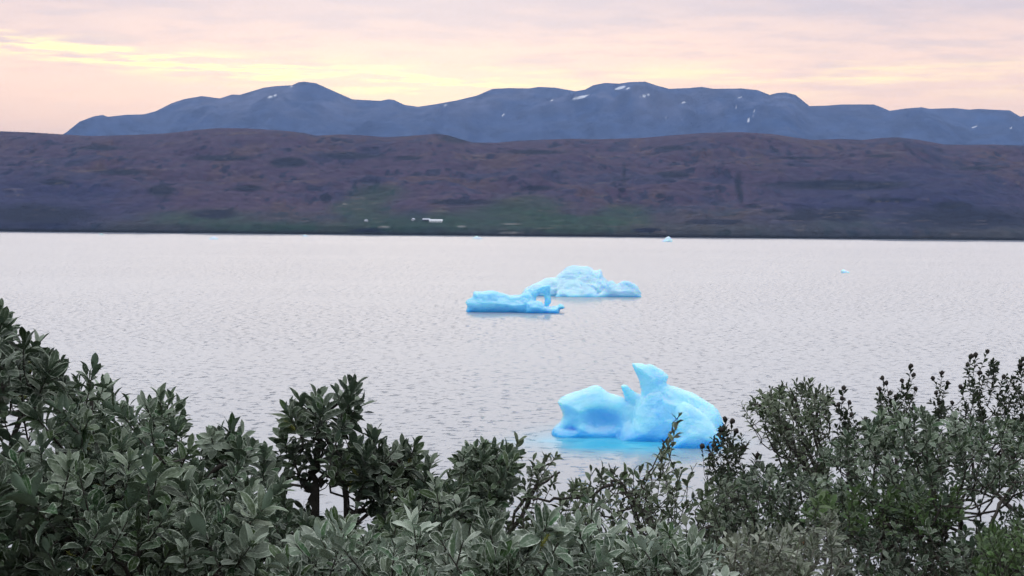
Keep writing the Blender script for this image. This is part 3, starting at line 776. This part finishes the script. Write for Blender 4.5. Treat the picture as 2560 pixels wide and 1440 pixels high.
def shrub(label, poly, depth, dr, nfill, tips, leaf, L, nleaf=16, wr=None, stems=(), catk=0, rust=0, base_px=None, seed=0, shoot=1.0,
          lower=0.6, small=False, buds=False, spread=1.0, bark=BARK, face=0.15, name="willow_shrub", stem_r=0.012):
    r = np.random.default_rng(100 + seed)
    L = L * (0.66 if small else 0.65)
    nfill = int(nfill * (1.5 if small else 2.0))
    wr = wr or (0.50 if small else 0.50)
    poly = np.asarray(poly, float)
    mn, mx = poly.min(0), poly.max(0)
    cxp = 0.5 * (mn[0] + mx[0]) if base_px is None else base_px
    sprigs = []
    for tp in tips:
        px, py = tp[0], tp[1]
        lean = tp[2] if len(tp) > 2 else r.normal(0, 0.15)
        dd = depth + r.uniform(-0.35, 0.35) * dr
        Lp = L * (tp[3] if len(tp) > 3 else 1.0)
        p = at(px, py, dd); p[2] -= 0.75 * Lp; p[0] -= lean * 0.6 * Lp
        d = unit(np.array([lean, -face + r.normal(0, 0.15), 1.0]))
        sprigs.append((p, d, Lp, 1.0))
    done = []
    tries = 0
    mind = 0.55 * L * F / depth
    while len(done) < nfill and tries < nfill * 60:
        tries += 1
        px, py = r.uniform(mn[0], mx[0]), r.uniform(mn[1], mx[1])
        dd = depth + r.uniform(-1, 1) * dr
        if not in_poly(px, py, poly): continue
        if any((px - a) ** 2 + (py - b) ** 2 + ((dd - c) * 500) ** 2 < mind ** 2 for a, b, c in done): continue
        done.append((px, py, dd))
        p = at(px, py, dd); p[2] -= 0.4 * L
        side = (px - cxp) / max(60.0, mx[0] - mn[0]) * 1.2
        d = unit(np.array([side * spread + r.normal(0, 0.42), -face * 2.0 + r.normal(0, 0.42), 1.0]))
        sprigs.append((p, d, L * r.uniform(0.72, 1.08), r.uniform(0.6, 1.0)))
    # --- skeleton
    bx = at(cxp, 1440, depth)[0]
    root = np.array([bx, depth, float(ground_z(bx, depth)) - 0.05])
    top = at(cxp, min(1440, mx[1]), depth)
    nodes, par = [root], [-1]
    def add_path(start, pts):
        k = start
        for p in pts:
            nodes.append(np.asarray(p)); par.append(k); k = len(nodes) - 1
        return k
    def quad(a, c, b, n):
        tt = np.linspace(0, 1, n + 1)[1:, None]
        return (1 - tt) ** 2 * a + 2 * tt * (1 - tt) * c + tt ** 2 * b
    explicit = []
    for st in stems:
        pts = [at(q[0], q[1], q[2] if len(q) > 2 else depth) for q in st[0]]
        first = pts[0]
        mid = 0.5 * (root + first) + np.array([r.normal(0, .04), r.normal(0, .04), -0.1])
        full = curve(pts, 6)
        full[1:-1] += r.normal(0, 0.003, (len(full) - 2, 3))
        lead = quad(root, mid, full[0], 8)
        add_path(0, list(lead) + list(full[1:]))
        explicit.append((np.vstack([lead, full[1:]]), st[1]))
    if not stems:
        for q in range(max(3, int((mx[0] - mn[0]) / 160))):
            px = mn[0] + (mx[0] - mn[0]) * (q + 0.5) / max(3, int((mx[0] - mn[0]) / 160)) + r.normal(0, 15)
            e = at(px, mn[1] + (mx[1] - mn[1]) * r.uniform(0.65, 0.95), depth + r.uniform(-.6, .6) * dr)
            mid = 0.5 * (root + e) + np.array([r.normal(0, .06), r.normal(0, .06), -0.12])
            add_path(0, quad(root, mid, e, 12))
    order = np.argsort([np.linalg.norm(s[0] - root) for s in sprigs])
    ends = []
    for q in order:
        p, d, Lp, vig = sprigs[q]
        sl = Lp * 2.6 * shoot * vig
        b = p - d * sl
        N = np.array(nodes)
        dist = np.linalg.norm(N - b, axis=1) + 1.2 * np.maximum(N[:, 2] - b[2] + 0.02, 0) + 0.25 * np.maximum(0, 0.05 - np.linalg.norm(N - b, axis=1))
        k = int(np.argmin(dist))
        a = N[k]
        gap = np.linalg.norm(b - a)
        ctrl = b - d * gap * 0.45
        n = max(2, int(gap / 0.035))
        pth = quad(a, ctrl, b, n)
        if n > 2: pth[:-1] += r.normal(0, 0.0025, (n - 1, 3))
        m_ = 4
        tipp = [b + d * sl * (i + 1) / m_ + np.array([0, 0, 1]) * 0.004 * (i + 1) * (1 - d[2]) for i in range(m_)]
        kk = add_path(k, list(pth) + tipp)
        ends.append((kk, d, Lp, vig, sl))
    N = np.array(nodes); PAR = np.array(par)
    wgt = np.zeros(len(N))
    ch = [[] for _ in N]
    for i, pp in enumerate(PAR):
        if pp >= 0: ch[pp].append(i)
    for i in range(len(N) - 1, -1, -1):
        wgt[i] = max(1.0, wgt[i]) if not ch[i] else wgt[i]
        if PAR[i] >= 0: wgt[PAR[i]] += wgt[i]
    rad = np.minimum(0.0011 * wgt ** 0.5 * (L / 0.045) ** 0.4, stem_r)
    e = empty(name, tuple(root))
    tag(e, label, "shrub", "willow shrubs on the near slope")
    # --- stem mesh: follow chains
    VV, FF, off = [], [], 0
    seen = np.zeros(len(N), bool)
    starts = [(0, c) for c in ch[0]]
    while starts:
        pa, c = starts.pop()
        chain, rr = [N[pa]], [min(rad[pa], rad[c] * 1.3)]
        k = c
        while True:
            chain.append(N[k]); rr.append(rad[k])
            if not ch[k]: break
            bestc = max(ch[k], key=lambda q: wgt[q])
            for q in ch[k]:
                if q != bestc: starts.append((k, q))
            k = bestc
        rr[-1] *= 0.6
        v, f, _ = tube(np.array(chain), np.array(rr), 5)
        VV.append(v); FF.append(f + off); off += len(v)
    mesh_np("stem", np.vstack(VV) - root, np.vstack(FF), bark, e)
    for P, rr in explicit:
        tt = np.linspace(0, 1, len(P))
        v, f, _ = tube(P - root + r.normal(0, 0.0006, P.shape), rr * (1.25 - 0.7 * tt) * (1 + 0.1 * r.normal(0, 1, len(P))), 8)
        mesh_np("branch", v, f, bark, e)
    # --- leaves
    O, Dv, Nv, Ln, Wd, Bd, Fo, Ag = [], [], [], [], [], [], [], []
    GA = 2.39996
    for kk, d, Lp, vig, sl in ends:
        tip = N[kk]
        u1 = perp(d); u2 = np.cross(d, u1)
        nl = int(nleaf * r.uniform(0.8, 1.15) * (0.75 + 0.25 * vig))
        ph0 = r.uniform(0, 6.28)
        nl = max(5, int(nl * r.uniform(0.55, 1.2))); szk = r.uniform(0.75, 1.15); ink = r.uniform(0.8, 1.15)
        wool = r.beta(0.45, 1.7); yel = r.uniform() ** 3
        for q in range(nl):
            s = (q + 0.5) / nl                               # 0 at tip
            along = sl * (s ** 1.15) * 0.92
            ph = ph0 + q * GA + r.normal(0, 0.2)
            R_ = np.cos(ph) * u1 + np.sin(ph) * u2
            inc = R(12) + R(72) * ink * s ** 0.75 + r.normal(0, 0.14)
            D_ = np.cos(inc) * d + np.sin(inc) * R_
            D_ = unit(D_ + np.array([0, 0, 0.12]))
            Nn = np.cos(inc) * -R_ + np.sin(inc) * d
            Nn = unit(Nn - D_ * (Nn @ D_))
            tw = r.normal(0, 0.25)
            Xn = np.cross(D_, Nn)
            Nn = np.cos(tw) * Nn + np.sin(tw) * Xn
            size = Lp * (0.52 + 0.62 * np.sin(np.pi * min(1, 0.18 + 0.66 * s))) * r.uniform(0.82, 1.12)
            O.append(tip - d * along + R_ * 0.0012); Dv.append(D_); Nv.append(Nn)
            size *= szk
            Ag.append((float(np.clip(wool * (1.25 - 1.1 * s) + r.normal(0, 0.13), 0, 1)), float(np.clip(yel + r.normal(0, 0.15), 0, 1)), 0.0))
            Ln.append(size); Wd.append(size * wr * r.uniform(0.85, 1.2) * (0.75 + 0.3 * min(1, s * 2)))
            Bd.append(r.normal(0.38, 0.30) + 0.25 * (s > 0.5)); Fo.append(abs(r.normal(0.30, 0.20)))
    # a few loose leaves along the older wood
    nn = int(len(O) * 0.40 * lower)
    cand = [i for i in range(1, len(N)) if wgt[i] <= 4]
    for i in (r.choice(cand, nn) if nn and cand else []):
        d = unit(r.normal(0, 1, 3) + np.array([0, -0.2, 0.8]))
        nn_ = unit(np.cross(d, r.normal(0, 1, 3)))
        if nn_[2] < 0: nn_ = -nn_
        O.append(N[i]); Dv.append(d); Nv.append(nn_)
        sz = L * r.uniform(0.35, 0.72)
        Ag.append((0.05, float(r.uniform() ** 2), 0.0))
        Ln.append(sz); Wd.append(sz * wr * 1.05); Bd.append(r.normal(0.3, 0.3)); Fo.append(0.25)
    build_leaves("foliage", LEAF[leaf], e, np.array(O) - root, np.array(Dv), np.array(Nv), np.array(Ln), np.array(Wd), np.array(Bd), np.array(Fo),
                 LT_SMALL if small else LT_BIG, np.array(Ag))
    # --- round seed heads on the shoot tips
    for (p, d, Lp, vig), tp in list(zip(sprigs, tips))[:len(tips) if buds else 0]:
        c = p + d * 0.006 - root
        k = np.arange(60)
        v, f, _ = tube(np.array([c + np.array([0, 0, 0.007 * z]) for z in (-1.0, -.8, -.3, .3, .8, 1.0)]), 0.0068 * np.array([.15, .62, .96, .96, .62, .15]), 8)
        v = v + 0.0009 * r.normal(0, 1, v.shape)
        mesh_np("seed_head", v, f, BARK, e)
    # --- catkins
    for q in range(catk + rust):
        kk, d, Lp, vig, sl = ends[int(r.integers(len(ends)))]
        p0 = N[kk] - d * sl * r.uniform(0.45, 0.95) + np.array([r.normal(0, 0.08), -0.15, 0]) * L
        ax = unit(d + r.normal(0, 0.5, 3) + np.array([0, -0.3, 0]))
        ln, rr = L * r.uniform(0.65, 1.0), L * 0.10
        v, f = catkin_mesh(p0 - root, ax, ln, rr, r)
        mesh_np("catkin", v, f, CATK if q < catk else CATKR, e)
    return e
def catkin_mesh(p, ax, ln, rr, r):
    u1 = perp(ax); u2 = np.cross(ax, u1)
    V, Fc = [], []
    n = 34
    P = np.array([p + ax * ln * k / 5 for k in range(6)])
    v, f, _ = tube(P, rr * 0.55 * np.array([.6, 1, 1, 1, .9, .3]), 5)
    V.append(v); Fc.append(f); off = len(v)
    for q in range(n):                                        # flask-shaped capsules round the axis
        s = q / n
        ph = q * 2.39996
        R_ = np.cos(ph) * u1 + np.sin(ph) * u2
        b = p + ax * ln * s
        tp = b + R_ * rr * 2.1 * (1 - 0.45 * s) + ax * rr * 1.6
        sd = np.cross(R_, ax) * rr * 0.42
        up = ax * rr * 0.42
        V.append(np.array([b - sd, b + up, b + sd, b - up, tp, tp]))
        Fc.append(np.array([(0, 1, 4, 5), (1, 2, 4, 5), (2, 3, 4, 5), (3, 0, 4, 5)]) + off); off += 6
    return np.vstack(V), np.vstack(Fc)

# --- back layers first, front layers last
shrub("tall dark willow shrub at the left edge, reaching highest there", [(-120, 760), (30, 760), (60, 830), (140, 880), (150, 960), (250, 1010), (280, 1200), (200, 1330), (-300, 1330), (-300, 800)], 2.3, 0.38, 80,
      [(0, 742, 0.1), (28, 782, 0.4), (48, 815, 0.7), (100, 826, 0.25), (130, 860, 0.6), (60, 850, 0.1), (20, 860, 0), (160, 885, 0.8), (-30, 800), (-60, 760)],
      'dark', 0.050, 17, stems=(([(-40, 1440), (0, 1250), (40, 1080), (150, 905)], 0.006), ([(-60, 1440), (-30, 1200), (-10, 950), (5, 830)], 0.007)), catk=4, seed=1)
shrub("grey green willow shrub with yellow catkins, second from the left edge", [(130, 930), (270, 930), (290, 1000), (330, 985), (470, 1010), (490, 1080), (640, 1080), (700, 1180), (720, 1440), (200, 1440), (130, 1150)], 2.3, 0.40, 88,
      [(238, 882, 0.15), (215, 905, -0.1), (272, 935, 0.45), (190, 925, -0.2), (318, 968, -0.05), (400, 955, 0), (432, 958, 0.25), (460, 985, 0.5), (478, 1025, 0.8), (360, 985, -0.3),
       (500, 1075, -0.35), (580, 1042, 0), (610, 1060, 0.35), (645, 1085, 0.5), (545, 1060, -0.3), (282, 985, 0.7)],
      'grey', 0.047, 18, stems=(([(400, 1440), (420, 1290), (500, 1205), (570, 1150), (600, 1090)], 0.006), ([(395, 1310), (405, 1150), (410, 1040)], 0.005), ([(230, 1440), (225, 1200), (230, 1000)], 0.005)), catk=11, seed=2)
shrub("fine-leaved willow shrub between the two centre sprigs, showing much water", [(980, 1150), (1120, 1190), (1300, 1120), (1440, 1190), (1480, 1330), (1400, 1440), (960, 1440)], 3.3, 0.3, 90,
      [(1300, 1083, 0.3), (1335, 1130, 0.1), (1375, 1125, 0.4), (1402, 1122, 0.7), (1130, 1165, 0.2), (1095, 1130, 0.5), (1060, 1150, 0.3), (1345, 1150, 0.0), (1440, 1190, 0.2)],
      'small', 0.040, 13, stems=(([(1200, 1440), (1310, 1275), (1345, 1200)], 0.006), ([(1250, 1440), (1300, 1260), (1400, 1180)], 0.005)), catk=3, seed=3, small=True)
shrub("twiggy sparse shrub with one upright twig in front of the blue iceberg", [(1430, 1210), (1500, 1165), (1760, 1160), (1850, 1200), (1860, 1330), (1700, 1400), (1450, 1380)], 3.1, 0.35, 95,
      [(1700, 1022, 0.25), (1690, 1058, 0.15), (1678, 1085, 0.2), (1660, 1105, -0.4), (1645, 1125, -0.3), (1682, 1100, 0.6), (1480, 1158, 0.1), (1512, 1152, 0.25), (1585, 1152, 0), (1605, 1160, 0.2),
       (1560, 1170, -0.3), (1655, 1150, 0.1), (1705, 1152, 0.1), (1740, 1150, 0.35), (1630, 1165, 0.0), (1450, 1190, -.2)],
      'small', 0.034, 10, stems=(([(1660, 1440), (1638, 1320), (1600, 1270), (1573, 1238)], 0.010), ([(1640, 1330), (1605, 1215), (1625, 1180), (1660, 1110), (1698, 1030)], 0.0022),
       ([(1640, 1440), (1560, 1225), (1510, 1222), (1430, 1245), (1330, 1250)], 0.005), ([(1700, 1440), (1760, 1330), (1800, 1290)], 0.006)), seed=4, small=True, shoot=1.3, stem_r=0.0038)
shrub("dark narrow small-leaved shrub against the right end of the blue iceberg", [(1770, 1110), (1800, 1060), (1850, 1070), (1900, 1130), (1880, 1290), (1770, 1290)], 3.7, 0.3, 46,
      [(1812, 1040, -0.1), (1800, 1065, -0.4), (1832, 1045, 0.1), (1842, 1070, 0.3), (1755, 1108, -0.1), (1785, 1105, 0.1), (1775, 1130, -.3), (1862, 1110, 0.4), (1895, 1130, 0.2)],
      'black', 0.028, 14, wr=0.5, seed=5, buds=True, small=True, shoot=1.5)
shrub("arching grey shrub leaning left at the right of the blue iceberg", [(1880, 990), (1960, 955), (2080, 970), (2075, 1060), (2060, 1160), (1960, 1180), (1930, 1090), (1870, 1010)], 3.6, 0.3, 85,
      [(1846, 1000, -0.7), (1850, 1030, -0.9), (1880, 985, -0.5), (1900, 968, -0.3), (1922, 955, -0.3), (1990, 936, -0.1), (2012, 940, 0.1), (2030, 938, 0.2), (2075, 958, 0.4), (2086, 968, 0.5),
       (1950, 960, 0), (2050, 960, .2), (1870, 1045, -0.6), (1905, 1060, -.5)],
      'small', 0.033, 13, base_px=2090, stems=(([(2100, 1440), (2060, 1260), (1990, 1120), (1930, 1030), (1880, 1010)], 0.007), ([(2110, 1440), (2070, 1250), (2010, 1100), (1985, 990)], 0.006),
       ([(2120, 1440), (2080, 1240), (2040, 1100), (2045, 1000)], 0.005)), seed=6, small=True, spread=0.8)
shrub("bare-topped thin shoot with round buds right of the arching shrub", [(2090, 1010), (2125, 1000), (2160, 1060), (2190, 1100), (2090, 1100)], 4.2, 0.15, 20,
      [(2110, 963, 0), (2106, 990, 0.1), (2125, 1000, 0.2), (2095, 1005, -0.2), (2130, 1030, 0.3), (2080, 1000, -.6), (2165, 1040, .3)], 'black', 0.027, 11, wr=0.55, seed=7, buds=True, small=True, shoot=1.5)
shrub("black seed-headed shrub at the upper right, darkest of all", [(2330, 1000), (2420, 940), (2480, 900), (2560, 950), (2780, 900), (2800, 1090), (2300, 1090)], 4.4, 0.40, 150,
      [(2470, 872, 0.3), (2428, 882, 0), (2440, 880, 0.1), (2418, 905, -.2), (2482, 900, 0.3), (2450, 925, 0), (2330, 938, -0.5), (2355, 925, 0), (2370, 950, .2), (2558, 890, 0.1), (2550, 905, -0.2), (2510, 935, 0.2),
       (2340, 975, -.2), (2380, 1000, -0.1), (2345, 1000, -.5), (2600, 880, 0), (2520, 960, .3), (2400, 960, -.3)],
      'black', 0.029, 15, wr=0.55, seed=8, buds=True, small=True, shoot=1.4)
shrub("sparse upright shrub of thin shoots tipped with round buds", [(2195, 960), (2260, 950), (2300, 970), (2300, 1060), (2190, 1060)], 4.1, 0.2, 30,
      [(2278, 908, 0.1), (2285, 930, 0.2), (2205, 938, -0.2), (2198, 965, -0.1), (2215, 950, -.2), (2255, 945, 0), (2225, 975, -.1), (2290, 965, 0.3), (2270, 955, 0.1), (2240, 985, 0)], 'black', 0.028, 10, wr=0.55, seed=9, buds=True, small=True, shoot=1.7)
shrub("broad grey green shrub filling the right side of the slope", [(2020, 1160), (2090, 1090), (2200, 1040), (2300, 1020), (2560, 1050), (2900, 1060), (2900, 1300), (2480, 1200), (2380, 1280), (2100, 1300), (2000, 1260)], 3.2, 0.45, 320,
      [(2205, 1010, 0), (2240, 1000, .1), (2290, 1010, 0), (2430, 1025, 0.1), (2520, 1030, 0.1), (2545, 1045, 0.3), (2330, 1035, -.1), (2380, 1030, 0), (2130, 1060, -.2), (2170, 1040, 0), (2480, 1040, 0)],
      'grey', 0.035, 15, seed=10, small=True, catk=6, lower=1.0)
shrub("small-leaved brownish green thicket below the arching shrub", [(1760, 1250), (1830, 1170), (1960, 1150), (2080, 1180), (2120, 1330), (1960, 1400), (1780, 1370)], 3.3, 0.35, 165,
      [(1820, 1160, -.1), (1860, 1150, 0), (1900, 1130, 0), (1790, 1190, -.3)], 'dark', 0.032, 13, seed=11, small=True)
shrub("tall centre willow sprig on a dark upright stem", [(700, 1000), (760, 985), (840, 950), (900, 960), (890, 1040), (870, 1090), (1000, 1110), (1090, 1150), (1060, 1230), (940, 1200), (840, 1150), (720, 1150), (690, 1080)], 2.45, 0.13, 17,
      [(890, 930, 0.25), (862, 935, 0), (838, 945, -0.2), (905, 965, 0.6), (925, 985, 0.9), (752, 972, 0), (720, 990, -0.3), (700, 1015, -0.7), (795, 965, 0.1), (780, 975, -0.1), (935, 1052, 0), (920, 1060, -0.4),
       (965, 1090, 0.2), (1005, 1085, -0.1), (1045, 1080, 0.3), (1055, 1100, 0.7), (875, 1100, -.3), (905, 1010, .8), (690, 1050, -.4), (1085, 1125, .3)],
      'dark', 0.049, 18, base_px=790, stems=(([(780, 1440), (782, 1330), (786, 1230), (792, 1150), (812, 1060), (845, 990)], 0.0075), ([(790, 1215), (830, 1180), (870, 1130), (930, 1110)], 0.005),
       ([(850, 1440), (868, 1230), (845, 1160), (800, 1050)], 0.006), ([(866, 1235), (910, 1190), (1000, 1150)], 0.005), ([(786, 1220), (740, 1195), (690, 1215)], 0.004)), catk=9, seed=12)
shrub("centre willow sprig on a leaning stem, left of the blue iceberg", [(1150, 1110), (1290, 1110), (1300, 1190), (1250, 1260), (1160, 1230), (1140, 1160)], 2.7, 0.16, 24,
      [(1190, 1088, 0), (1215, 1086, 0.1), (1165, 1100, -0.4), (1240, 1092, 0.3), (1150, 1120, -0.6), (1275, 1105, 0.4), (1150, 1150, -.5), (1282, 1150, .7)],
      'grey', 0.046, 17, base_px=1140, stems=(([(1080, 1440), (1145, 1360), (1168, 1290), (1180, 1220), (1205, 1140)], 0.007),), catk=4, seed=13)
shrub("bushy willow with splayed rosettes behind the silver foreground shrubs", [(640, 1240), (760, 1250), (800, 1300), (900, 1270), (960, 1210), (1110, 1180), (1260, 1260), (1300, 1380), (1240, 1440), (640, 1440)], 2.4, 0.38, 115,
      [(1070, 1160, 0), (1100, 1172, .2), (1050, 1180, -.3), (1120, 1190, .4)], 'dark', 0.044, 16, seed=14)
shrub("bright green low shrub amid the grey ones at the right", [(1990, 1260), (2150, 1210), (2400, 1210), (2430, 1270), (2300, 1300), (2050, 1310)], 2.9, 0.2, 60,
      [(2060, 1235, 0), (2150, 1215, 0), (2230, 1210, .1), (2330, 1235, 0), (2380, 1230, .2)], 'bright', 0.033, 13, wr=0.42, seed=15, small=True)
shrub("dark twiggy shrub low at the right with bare diagonal branches", [(2080, 1320), (2250, 1310), (2480, 1300), (2560, 1250), (2560, 1440), (2080, 1440)], 3.0, 0.4, 165, [],
      'dark', 0.033, 13, seed=16, small=True, base_px=2420, stems=(([(2420, 1440), (2330, 1385), (2250, 1335), (2190, 1305)], 0.007), ([(2350, 1440), (2300, 1410), (2200, 1395)], 0.004), ([(2440, 1440), (2470, 1330), (2520, 1230), (2560, 1190)], 0.005)), bark=BARKP)
shrub("bright green shrub in the lower right corner", [(2450, 1320), (2560, 1290), (2800, 1300), (2800, 1440), (2410, 1440)], 2.5, 0.28, 70,
      [(2500, 1300, 0), (2545, 1285, .1), (2470, 1330, -.3)], 'bright', 0.034, 14, wr=0.40, seed=17, small=True)
shrub("sandy silver willow below the right thicket", [(1790, 1330), (1880, 1310), (2000, 1290), (2110, 1300), (2130, 1380), (2080, 1440), (1780, 1440)], 2.5, 0.2, 60,
      [(2080, 1268, 0.1), (2060, 1275, -.2), (2105, 1280, .3), (2030, 1300, -.2), (1870, 1305, .1), (1890, 1300, .3), (1820, 1325, -.2), (1850, 1320, 0)], 'sandy', 0.037, 14, wr=0.33, seed=18, small=True, rust=3, bark=BARKP)
shrub("large-leaved grey willow filling the lower left corner", [(-60, 1130), (120, 1100), (330, 1090), (420, 1150), (520, 1200), (680, 1210), (720, 1440), (-260, 1440), (-260, 1150)], 2.0, 0.26, 115,
      [(280, 1035, -0.05, 1.25), (310, 1055, 0.3, 1.1), (250, 1080, -.4), (345, 1075, .5), (60, 1080, -.2), (130, 1110, 0), (100, 1060, 0), (440, 1130, .2), (600, 1190, 0), (160, 1170, .3), (20, 1100, 0)],
      'grey', 0.050, 17, stems=(([(90, 1440), (150, 1390), (200, 1320), (290, 1250)], 0.008), ([(110, 1430), (210, 1385), (300, 1360)], 0.005)), catk=12, seed=19)
shrub("silvery willow low in front, left of centre", [(700, 1340), (820, 1290), (960, 1330), (1120, 1360), (1130, 1480), (690, 1480)], 1.65, 0.14, 34,
      [(850, 1300, 0, 1.0), (800, 1340, -.4), (895, 1340, .2), (720, 1370, -.2), (950, 1385, .4), (1000, 1400, .3), (830, 1350, 0), (760, 1385, 0)], 'silver', 0.042, 15, wr=0.44, seed=20, rust=2, catk=2)
shrub("silvery willow with long leaves low in front, centre", [(1080, 1330), (1250, 1290), (1420, 1280), (1520, 1310), (1560, 1480), (1080, 1480)], 1.62, 0.14, 42,
      [(1060, 1285, 0.2), (1030, 1265, -.1), (1265, 1305, 0), (1290, 1320, .4), (1480, 1205, 0, 1.15), (1470, 1250, -.4), (1555, 1280, .3), (1180, 1340, -.1), (1420, 1290, -.3), (1350, 1350, 0), (1150, 1370, 0), (1520, 1320, .5)],
      'silver', 0.043, 14, wr=0.44, seed=21, catk=2)
shrub("silvery willow low in front, right of centre", [(1540, 1340), (1640, 1310), (1790, 1340), (1840, 1480), (1540, 1480)], 1.7, 0.14, 30,
      [(1630, 1310, -.2), (1690, 1340, 0), (1720, 1350, .3), (1600, 1345, -.3), (1650, 1340, .1), (1760, 1345, .4)], 'silver', 0.042, 14, wr=0.44, seed=22)

# ------------------------------------------------------------------ air
def haze():
    m = bpy.data.materials.new("haze")
    m.use_nodes = True
    t = NT(m.node_tree)
    v = t.add('ShaderNodeVolumePrincipled', i={'Color': (0.42, 0.60, 1.0), 'Density': 5.5e-5, 'Anisotropy': 0.0})
    t.add('ShaderNodeOutputMaterial', i={'Volume': v})
    bv, bf = box(-27000, 27000, -600, 42000, -6.0, 1150.0)
    o = mesh_np("haze", bv, bf[:, ::1], m, smooth=False)
    tag(o, kind='stuff')
haze()
